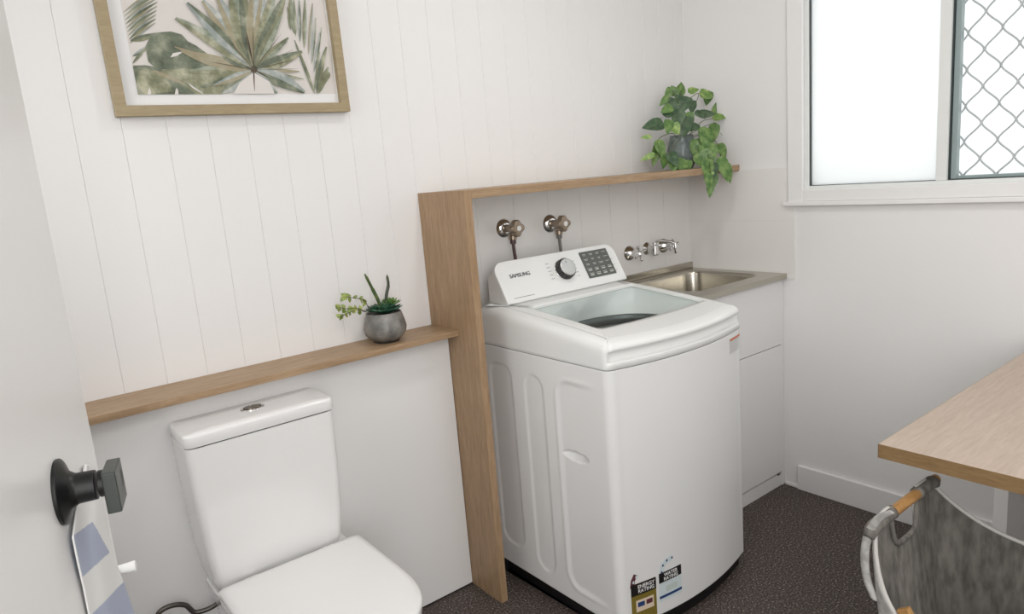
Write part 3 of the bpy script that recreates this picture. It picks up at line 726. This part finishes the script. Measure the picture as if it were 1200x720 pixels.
# trailing plant on the high shelf
t = thing('trailing_plant', 'leafy green trailing plant in a blue-grey pot at the corner end of the high shelf', 'plant', (-.190, -.125, ZS))
bm = bmesh.new(); turned(bm, (-.190, -.125, ZS), (0, 0, 1), [(0, .036), (.004, .041), (.03, .053), (.07, .057), (.10, .052), (.125, .044), (.128, .046), (.132, .045), (.130, .040), (.10, .045)], 36)
obj('pot', bm, M_glasspot, t, smooth=True)
GL = [leafmat('pothos leaf green', (72, 108, 52), (128, 154, 88), (96, 130, 66)), leafmat('pothos leaf dark', (52, 78, 52), (88, 112, 80), (68, 94, 64)), leafmat('pothos leaf pale', (98, 136, 64), (164, 184, 110), (124, 156, 80))]
right = ROW[0]; down = ROW[1]; fwd = ROW[2]
leaves = [  # photo x, y (zoom 4 from 720,80), length, width, tip angle (0 right, 90 down), shade, depth y
 (232, 262, 100, 74, 172, 1, -.15), (268, 90, 60, 34, 120, 0, -.12), (252, 130, 60, 30, 130, 0, -.14), (315, 128, 60, 36, -95, 0, -.12), (345, 112, 58, 34, -20, 2, -.11), (290, 128, 50, 40, -120, 0, -.12),
 (330, 130, 90, 80, 110, 1, -.16), (290, 150, 80, 70, 130, 1, -.15), (300, 190, 90, 66, 95, 1, -.17), (360, 150, 60, 50, 80, 1, -.15), (270, 180, 60, 44, 150, 0, -.16),
 (398, 118, 66, 56, 12, 2, -.13), (440, 105, 66, 50, 95, 0, -.14), (395, 220, 84, 52, -10, 1, -.16), (470, 225, 70, 40, -80, 0, -.15), (460, 235, 64, 44, -8, 2, -.16), (512, 262, 54, 30, 0, 0, -.15),
 (330, 225, 95, 82, 95, 1, -.18), (255, 240, 70, 46, 95, 0, -.17), (270, 260, 60, 50, 60, 2, -.17), (470, 255, 100, 54, 95, 0, -.19), (505, 290, 62, 48, 40, 0, -.17), (420, 275, 120, 76, 88, 0, -.20), (400, 330, 100, 80, 95, 0, -.20),
 (430, 350, 110, 84, 80, 0, -.22), (485, 355, 74, 50, 60, 0, -.20), (200, 335, 90, 52, 70, 0, -.15), (215, 340, 120, 50, 105, 0, -.15), (175, 322, 50, 22, 180, 2, -.14), (190, 400, 74, 28, 155, 2, -.15), (235, 395, 78, 46, 95, 0, -.16),
 (255, 395, 80, 60, 60, 1, -.19), (270, 425, 70, 44, 85, 0, -.20), (320, 420, 60, 50, 100, 1, -.19), (290, 440, 60, 50, 20, 0, -.20), (340, 430, 60, 46, 90, 0, -.21), (400, 390, 90, 84, 60, 0, -.22),
 (430, 425, 90, 60, 80, 0, -.262), (460, 440, 90, 54, 95, 1, -.268), (435, 490, 80, 44, 80, 0, -.268), (470, 490, 90, 40, 100, 0, -.27), (450, 540, 66, 34, 95, 0, -.27), (460, 470, 60, 40, 130, 2, -.272),
 (490, 415, 120, 62, 68, 0, -.262), (520, 440, 100, 44, 75, 0, -.265), (345, 205, 64, 40, 70, 0, -.18), (375, 205, 60, 40, 30, 1, -.17), (240, 230, 50, 40, -60, 1, -.15), (300, 110, 44, 30, -70, 2, -.11), (375, 255, 50, 60, 120, 1, -.18)]
bm = bmesh.new(); rnd = random.Random(11)
for (zx, zy, L, w, a, sh, y) in leaves:
    px, py = 720+zx/4, 80+zy/4; p = at(px, py, 'y', y); k = (p-CAM).dot(fwd)/F/4
    d = right*math.cos(math.radians(a))+down*math.sin(math.radians(a))+fwd*rnd.uniform(-.25, .15)
    nv = (-fwd+right*rnd.uniform(-.4, .4)+Vector((0, 0, rnd.uniform(.0, .7)))).normalized()
    leaf_mesh(bm, p, d, nv, L*k*1.05, w*k*1.1, sh, heart=.5, droop=rnd.uniform(.02, .18))
obj('leaves', bm, GL, t, smooth=True, recalc=False)
bm = bmesh.new(); pot_top = Vector((-.190, -.125, ZS+.12))
for ends in (((232, 262),), ((395, 118), (340, 150)), ((440, 240), (470, 235)), ((510, 265),), ((430, 350), (445, 440), (455, 530)), ((480, 350), (500, 420)), ((205, 335), (215, 400)), ((310, 110),), ((270, 100),), ((255, 400),)):
    pts = [pot_top+Vector((rnd.uniform(-.02, .02), rnd.uniform(-.02, .02), -.01))]
    for i, (zx, zy) in enumerate(ends):
        yy = -.15 if zy < 300 else -.20 if zy < 430 else -.268
        q = at(720+zx/4, 80+zy/4, 'y', yy)
        if i == 0: pts.append((pts[0]+q)/2+Vector((0, -.02, .025)))
        pts.append(q)
    tube(bm, spline(pts, 6), .0013, 6)
obj('stems', bm, mat('plant stem', (92, 100, 58), .6), t, smooth=True)
bm = bmesh.new(); turned(bm, (-.190, -.125, ZS+.085), (0, 0, 1), [(0, .030), (.02, .041), (.026, .020), (.028, .001)], 20)
obj('soil', bm, mat('dark potting moss', (40, 40, 30), .95), t)

# succulent arrangement on the low ledge
SX, SYp, SZp = -1.536, -.082, .880
t = thing('potted_succulent', 'small arrangement of green succulents in a round grey pot on the low ledge', 'plant', (SX, SYp, SZp))
bm = bmesh.new(); turned(bm, (SX, SYp, SZp+.006), (0, 0, 1), [(0, .040), (.010, .052), (.022, .0605), (.036, .0635), (.055, .0595), (.075, .0535), (.082, .0515), (.083, .0500), (.078, .049), (.066, .052)], 40)
obj('pot', bm, M_pot, t, smooth=True)
bm = bmesh.new(); turned(bm, (SX, SYp, SZp), (0, 0, 1), [(0, .036), (.007, .039)], 32); obj('pot_foot', bm, M_potd, t)
bm = bmesh.new(); turned(bm, (SX, SYp, SZp+.060), (0, 0, 1), [(0, .045), (.016, .0505), (.022, .02), (.023, .001)], 24); obj('moss', bm, mat('dark moss', (30, 42, 30), .95), t)
def rosette(cx, cy, cz, R_, n, m, name):
    bm = bmesh.new(); k = 0
    for lay_, (cnt, tilt, rr_) in enumerate(((n, 12, 1), (n-1, 30, .82), (n-3, 50, .6), (4, 72, .38))):
        for i in range(cnt):
            a = 2*math.pi*i/cnt+lay_*.5; tt = math.radians(tilt)
            d = Vector((math.cos(a)*math.cos(tt), math.sin(a)*math.cos(tt), math.sin(tt))); up = Vector((-math.cos(a)*math.sin(tt), -math.sin(a)*math.sin(tt), math.cos(tt)))
            s_ = d.cross(up); L = R_*rr_; rings = []
            for q in range(7):
                f = q/6; w = L*.30*math.sin(math.pi*(.12+.84*f**.8))*(1 if f < 1 else .25); th = w*.34
                c = Vector((cx, cy, cz+.002*lay_))+d*L*f+up*(L*.10*f*f)
                rings.append([c+s_*w*math.cos(b*math.pi/4)+up*th*math.sin(b*math.pi/4) for b in range(8)])
            loft(bm, rings)
    obj(name, bm, m, t, smooth=True)
M_ros = leafmat('succulent dark green', (30, 66, 50), (72, 108, 82), (46, 86, 64)); M_ros2 = leafmat('succulent bright green', (62, 104, 50), (132, 152, 84), (90, 128, 62))
rosette(SX+.004, SYp-.010, SZp+.088, .052, 12, M_ros, 'rosette'); rosette(SX+.026, SYp+.004, SZp+.104, .036, 10, M_ros2, 'rosette')
rosette(SX-.022, SYp+.010, SZp+.092, .032, 9, M_ros, 'rosette')
def pv(px, py, y): return at(px, py, 'y', y)
bm = bmesh.new(); tube(bm, spline([pv(447, 363, SYp), pv(443, 352, SYp), pv(436, 338, SYp), pv(427.5, 321.5, SYp-.005)], 8), [.0052]*16+[.0042]*7+[.0026]*2, 10); obj('finger_stem', bm, leafmat('finger green', (56, 78, 44), (96, 112, 60), (72, 92, 50)), t, smooth=True)
bm = bmesh.new(); tube(bm, spline([pv(452, 360, SYp), pv(453, 345, SYp), pv(455, 334, SYp), pv(453.5, 322.5, SYp)], 8), [.0048]*16+[.004]*7+[.0024]*2, 10); obj('finger_stem', bm, leafmat('finger dark', (44, 56, 44), (84, 84, 60), (60, 70, 48)), t, smooth=True)
# two drooping sprigs on the left
M_spr = leafmat('sprig yellow green', (104, 126, 56), (176, 184, 106), (134, 152, 74)); bm = bmesh.new(); st = bmesh.new()
for path in (((433, 363), (426, 352), (412, 349), (404, 348)), ((430, 366), (420, 362), (406, 362), (396, 360)), ((430, 366), (418, 364), (408, 367), (399, 372))):
    pts = spline([pv(x, y, SYp-.02) for x, y in path], 6); tube(st, pts, .0012, 6)
    for i, p in enumerate(pts[4::3]+[pts[-1]]):
        for s in (-1, 1):
            a = rnd.uniform(0, 6.28); d = (down*s*rnd.uniform(.5, 1.1)-right*rnd.uniform(.1, .9)+fwd*math.sin(a)*.7); nv = -fwd+Vector((0, 0, rnd.uniform(.2, 1)))+right*rnd.uniform(-.8, .8)
            leaf_mesh(bm, p, d, nv, rnd.uniform(.013, .018), rnd.uniform(.010, .014), 0, heart=0, droop=.25, n=5)
sp = obj('sprig', bm, M_spr, t, smooth=True, recalc=False); obj('sprig_stem', st, mat('sprig stem', (84, 70, 48), .6), sp, smooth=True)

# ------------------------------------------------------------------ door with black lever
th = math.radians(15); DU = Vector((math.sin(th), math.cos(th), 0)); DN = Vector((math.cos(th), -math.sin(th), 0)); ROSE = Vector((-2.43575, -1.21944, 1.09436))
def dp_(u, n, z): return Vector((ROSE.x, ROSE.y, 0))+DU*u+DN*n+Vector((0, 0, z))
def sight(px, py): return ROW[0]*((px-600)/F)+ROW[1]*((py-360)/F)+ROW[2]
def on_door(px, py, off=0):
    d = sight(px, py); s = (ROSE+DN*off-CAM).dot(DN)/d.dot(DN); return CAM+d*s
DEDGE = (on_door(121, 577)-ROSE).dot(DU)
def dbox(bm, u0, u1, n0, n1, z0, z1, mi=0):
    vs = [bm.verts.new(dp_(u, n, z)) for u in (u0, u1) for n in (n0, n1) for z in (z0, z1)]
    for q in ((0, 1, 3, 2), (4, 6, 7, 5), (0, 4, 5, 1), (2, 3, 7, 6), (0, 2, 6, 4), (1, 5, 7, 3)): bm.faces.new([vs[i] for i in q]).material_index = mi
    return bm
door = bpy.data.objects.new('door_1', None); C.objects.link(door); door.location = dp_(-.30, 0, .01); door['kind'] = ST; ORG['door_1'] = Vector(door.location)
obj('door_leaf', dbox(bmesh.new(), -.72, DEDGE, -.038, 0, .012, 2.05), M_gloss, door, bevel=.002)
obj('trim_5', dbox(bmesh.new(), -.80, -.724, -.10, .0, 0, HC), M_gloss, kind=ST)
RZ = ROSE.z; c = dp_(0, 0, RZ)
bm = bmesh.new(); turned(bm, c, DN, [(0, .0285), (.003, .0285), (.0045, .026), (.008, .017), (.013, .0135), (.018, .0125)], 40)
turned(bm, c+DN*.010, DN, [(0, .0135), (.018, .0130)], 28); turned(bm, c+DN*.03, DN, [(0, .0118), (.0175, .0112)], 28)
h = obj('door_handle', bm, M_black, door, smooth=False, bevel=.0006, label='black lever handle')
bm = dbox(bmesh.new(), -.026, .012, .0365, .0475, RZ-.020, RZ+.0165); obj('lever', bm, M_lever, h, bevel=.0012)
# white cloth with blue patches hanging past the door edge
bm = bmesh.new(); M_cloth = mat('white cotton cloth', (236, 236, 234), .9); M_cblue = mat('blue cloth patch', (176, 184, 204), .9)
rowsL = [(100, 545), (96, 565), (88, 600), (84, 630), (90, 660), (97, 690), (104, 725), (112, 760)]
rowsR = [(103, 545), (114, 562), (122, 600), (127, 630), (135, 660), (146, 690), (158, 725), (168, 760)]
def samp(rows, f):
    x = f*(len(rows)-1); i = min(int(x), len(rows)-2); g = x-i; return (rows[i][0]*(1-g)+rows[i+1][0]*g, rows[i][1]*(1-g)+rows[i+1][1]*g)
def inpoly(x, y, P):
    c = False; j = len(P)-1
    for i in range(len(P)):
        if (P[i][1] > y) != (P[j][1] > y) and x < (P[j][0]-P[i][0])*(y-P[i][1])/(P[j][1]-P[i][1])+P[i][0]: c = not c
        j = i
    return c
patches = [[(84.5, 628), (107, 612), (127, 648), (95, 677)], [(100, 727), (144, 682), (162, 735), (130, 765)]]
NU, NV = 50, 150; grid = []
for j in range(NV+1):
    a = samp(rowsL, j/NV); b = samp(rowsR, j/NV); r_ = []
    for i in range(NU+1):
        f = i/NU; px, py = a[0]*(1-f)+b[0]*f, a[1]*(1-f)+b[1]*f
        r_.append((px, py, bm.verts.new(on_door(px, py, .0030+.0010*math.sin(f*9+j*.03)))))
    grid.append(r_)
for j in range(NV):
    for i in range(NU):
        q = (grid[j][i], grid[j][i+1], grid[j+1][i+1], grid[j+1][i]); f = bm.faces.new([k[2] for k in q])
        mx, my = sum(k[0] for k in q)/4, sum(k[1] for k in q)/4
        f.material_index = 1 if any(inpoly(mx, my, P_) for P_ in patches) else 0
o = obj('hanging_towel', bm, [M_cloth, M_cblue], base=tuple(on_door(125, 700, .005)), smooth=True, recalc=False)
sd = o.modifiers.new('thick', 'SOLIDIFY'); sd.thickness = .0012; sd.offset = -1
tag(o, 'white towel with blue diamond patches hanging at the door edge below the black lever', 'towel')
bm = bmesh.new(); d_ = sight(141, 668); s_ = (ROSE+DU*(DEDGE+.008)-CAM).dot(DU)/d_.dot(DU); a = CAM+d_*s_-DN*.012; b = a+DN*.028; tube(bm, [a, a.lerp(b, .5), b], [.0055, .0055, .0065], 14)
o = obj('towel_peg', bm, M_white, base=tuple(a), bevel=.001); tag(o, 'short white peg poking out beside the towel at the door edge', 'peg')

# ------------------------------------------------------------------ desk
t = thing('desk', 'oak topped desk along the right wall under the window', 'desk', (-.54, -1.80, 0))
DZ1, DZ0, DX, DYE = .735, .705, -1.080, -1.2925
bm = bmesh.new(); box(bm, DX+.0006, -.001, -2.30, DYE-.0006, DZ0, DZ1)
obj('desk_top', bm, M_desk_lit, t, bevel=.0008)
bm = bmesh.new(); box(bm, DX, DX+.0006, -2.30, DYE, DZ0, DZ1-.0004); box(bm, DX, -.001, DYE-.0006, DYE, DZ0, DZ1-.0004)
obj('edge_band', bm, M_deskedge_shaded, t, label='oak edge band with shade put into its colour')
obj('leg_panel', B(-.462, -.002, -1.345, -1.313, 0, DZ0-.0002), M_panel, t, bevel=.001)
obj('leg_panel', B(-.262, -.002, -2.28, -2.248, 0, DZ0-.0002), M_panel, t, bevel=.001)

# ------------------------------------------------------------------ laundry hamper
HX0, HX1, HY1, HY0, HZ = -1.254, -.945, -1.352, -1.92, .645
t = thing('laundry_hamper', 'grey fabric laundry hamper on a wooden frame with a dowel handle beside the desk', 'laundry basket', ((HX0+HX1)/2, (HY0+HY1)/2, 0))
hcx, hcy = (HX0+HX1)/2, (HY0+HY1)/2; hw, hl = (HX1-HX0)/2, (HY1-HY0)/2
NP = 320
def plan(a, sx, sy, e=.20):
    c_, s_ = math.cos(a), math.sin(a); return (hcx+sx*math.copysign(abs(c_)**e, c_), hcy+sy*math.copysign(abs(s_)**e, s_))
# even spacing round the outline
fine = [plan(2*math.pi*i/3000, hw, hl) for i in range(3000)]
acc = [0]
for i in range(1, 3001): acc.append(acc[-1]+math.dist(fine[i % 3000], fine[i-1]))
idx = []; k = 0
for i in range(NP):
    target = acc[-1]*i/NP
    while acc[k] < target: k += 1
    idx.append(k % 3000)
ANG = [2*math.pi*i/3000 for i in idx]
def rim(x, y):
    d = hl-abs(y-hcy); u = (x-hcx)/hw; g = .5+.5*u
    zl = .450+(HZ-.450)*math.exp(-max(0, d-.0)/.035); zr = .535+(HZ-.535)*math.exp(-d/.06)
    z = zl*(1-g)+zr*g
    z -= .030*max(0, (abs(u)-.62)/.38)**2*math.exp(-d/.03)
    return z
NVh = 90
bm = bmesh.new(); vs = []
for j in range(NVh+1):
    f = j/NVh; row = []
    for a in ANG:
        x, y = plan(a, hw, hl); zr = rim(x, y)
        s = 1-.07*f**1.5-.06*sm((f-.75)/.25)
        fold = .0035*math.sin(a*17)*f*(1-f)*4
        xx = hcx+(x-hcx)*(s+fold/hw*.4); yy = hcy+(y-hcy)*(1-.22*f**1.3)
        row.append(bm.verts.new((xx, yy, zr+(.16-zr)*f)))
    vs.append(row)
CXC = -1.105
def in_cut(v):
    u = (v.x-CXC)/.054; w = (HZ+.005-v.z)/.085
    return v.y > hcy+hl*.80 and abs(u) < 1 and w < 1 and (abs(u)**4+max(w, 0)**4) < 1
rimedges = []
for j in range(NVh):
    for i in range(NP):
        q = (vs[j][i], vs[j][(i+1) % NP], vs[j+1][(i+1) % NP], vs[j+1][i])
        if in_cut(sum((v.co for v in q), Vector())/4): continue
        bm.faces.new(q)
bm.faces.new(vs[-1])
for v in [v for v in bm.verts if not v.link_faces]: bm.verts.remove(v)
bmesh.ops.recalc_face_normals(bm, faces=bm.faces)
o = obj('fabric_bag', bm, [M_fabric, M_fabric_out], t, smooth=True, recalc=True)
o.data.flip_normals()
sd = o.modifiers.new('thick', 'SOLIDIFY'); sd.thickness = .005; sd.offset = -1; sd.material_offset = 1; sd.material_offset_rim = 1
# piping along the rim (left open over the handle) and around the cut
bm = bmesh.new(); rp = [(plan(a, hw, hl)) for a in ANG]; rp3 = [Vector((x, y, rim(x, y)+.001)) for x, y in rp]
seq = [i for i in range(NP)]
def cutp(p): return p.y > hcy+hl*.8 and abs(p.x-CXC) < .054
start = next(i for i in range(NP) if cutp(rp3[i-1]) and not cutp(rp3[i]))
run = []
for i in range(NP):
    p = rp3[(start+i) % NP]
    if cutp(p): break
    run.append(p)
tube(bm, run, .0042, 8)
obj('piping', bm, M_piping, t, smooth=True)
bm = bmesh.new(); cp = []
for i in range(25):
    a = math.pi*i/24; c_, s_ = math.cos(a), math.sin(a)
    u = .055*math.copysign(abs(c_)**.5, c_); w = .086*abs(s_)**.5; f = w/(HZ-.16)
    cp.append((CXC+u, hcy+hl*(1-.22*f**1.3)+.001-.003, HZ+.004-w))
tube(bm, cp, .0052, 8); obj('handle_trim', bm, M_fabric, t, smooth=True)
for yy, sg in ((HY1-.004, 1), (HY0+.004, -1)):
    bm = bmesh.new(); turned(bm, (HX0+.012, yy, HZ-.010), (1, 0, 0), [(0, .0105), (HX1-HX0-.024, .0105)], 20)
    obj('handle_dowel', bm, M_dowel, t, bevel=.001)
    for x0_, x1_ in ((HX0+.002, CXC-.054), (CXC+.054, HX1-.010)):
        n_s = 8; pts = [Vector((x0_+(x1_-x0_)*i/n_s, yy+.000, HZ-.009)) for i in range(n_s+1)]
        rad = [.0128]*(n_s+1)
        if x0_ < hcx-.1: rad[0] = .010; pts[0].z -= .014; pts[1].z -= .004
        else: rad[-1] = .008; pts[-1].z -= .014; pts[-2].z -= .004
        obj('rod_sleeve', tube(bmesh.new(), pts, rad, 14), M_fabric, t, smooth=True)
def bar(a, b, hx, hy):
    s = Vector((1, 0, 0)); n2 = (b-a).normalized().cross(s); return loft(bmesh.new(), [[p+s*i*hx+n2*k_*hy for i, k_ in ((-1, -1), (1, -1), (1, 1), (-1, 1))] for p in (a, b)])
for sx_, top in ((-1.250, .505), (HX1+.012, .535)):
    for sgn_, off in ((1, 0), (-1, .014)):
        g = 1 if sx_ > hcx else -1; yc = hcy+sgn_*hl; x = sx_+g*off
        obj('leg', bar(Vector((x, yc-sgn_*(.012+(.585-top)*.668), top)), Vector((x, yc-sgn_*.40, .004)), .006, .012), M_dowel, t, bevel=.002)
# canvas side band that wraps the near corner and the top of the leg
po = [(1042, 597), (1024, 603), (1010, 624), (1006, 650), (1009, 678), (1019, 702)]; pi_ = [(1052, 602), (1036, 613), (1024, 637), (1022, 662), (1026, 686), (1034, 706)]
O_ = spline([at(u, v, 'x', -1.250) for u, v in po], 8); I_ = spline([at(u, v, 'x', -1.240) for u, v in pi_], 8)
bm = bmesh.new(); loft(bm, [[o_, (o_+i_)/2+Vector((-.008, -.004, 0)), i_, (o_+i_)/2+Vector((.004, .006, -.001))] for o_, i_ in zip(O_, I_)])
obj('side_band', bm, M_fabric_out, t, label='pale canvas side band', subsurf=1)
# ------------------------------------------------------------------ ceiling downlight, and a fitting added for the fill
for (lx, ly, w) in ((-1.15, -.88, 'washing machine'),):
    t = thing('ceiling_downlight', 'round white ceiling downlight above the '+w, 'light', (lx, ly, HC))
    bm = bmesh.new(); turned(bm, (lx, ly, HC), (0, 0, -1), [(0, .105), (.004, .105), (.006, .10), (.006, .088), (.002, .086)], 36)
    obj('lamp_ring', bm, M_alu, t)
t = thing('ceiling_fill_fitting', 'added rectangular white fitting for the unseen fill behind the viewer', 'light', (-1.55, -2.35, HC))  # made-up fitting around the added ceiling fill
bm = bmesh.new(); box(bm, -2.16, -.94, -2.665, -2.635, HC-.05, HC); box(bm, -2.16, -.94, -2.065, -2.035, HC-.05, HC); box(bm, -2.16, -2.13, -2.635, -2.065, HC-.05, HC); box(bm, -.97, -.94, -2.635, -2.065, HC-.05, HC)
obj('fill_frame', bm, M_alu, t)
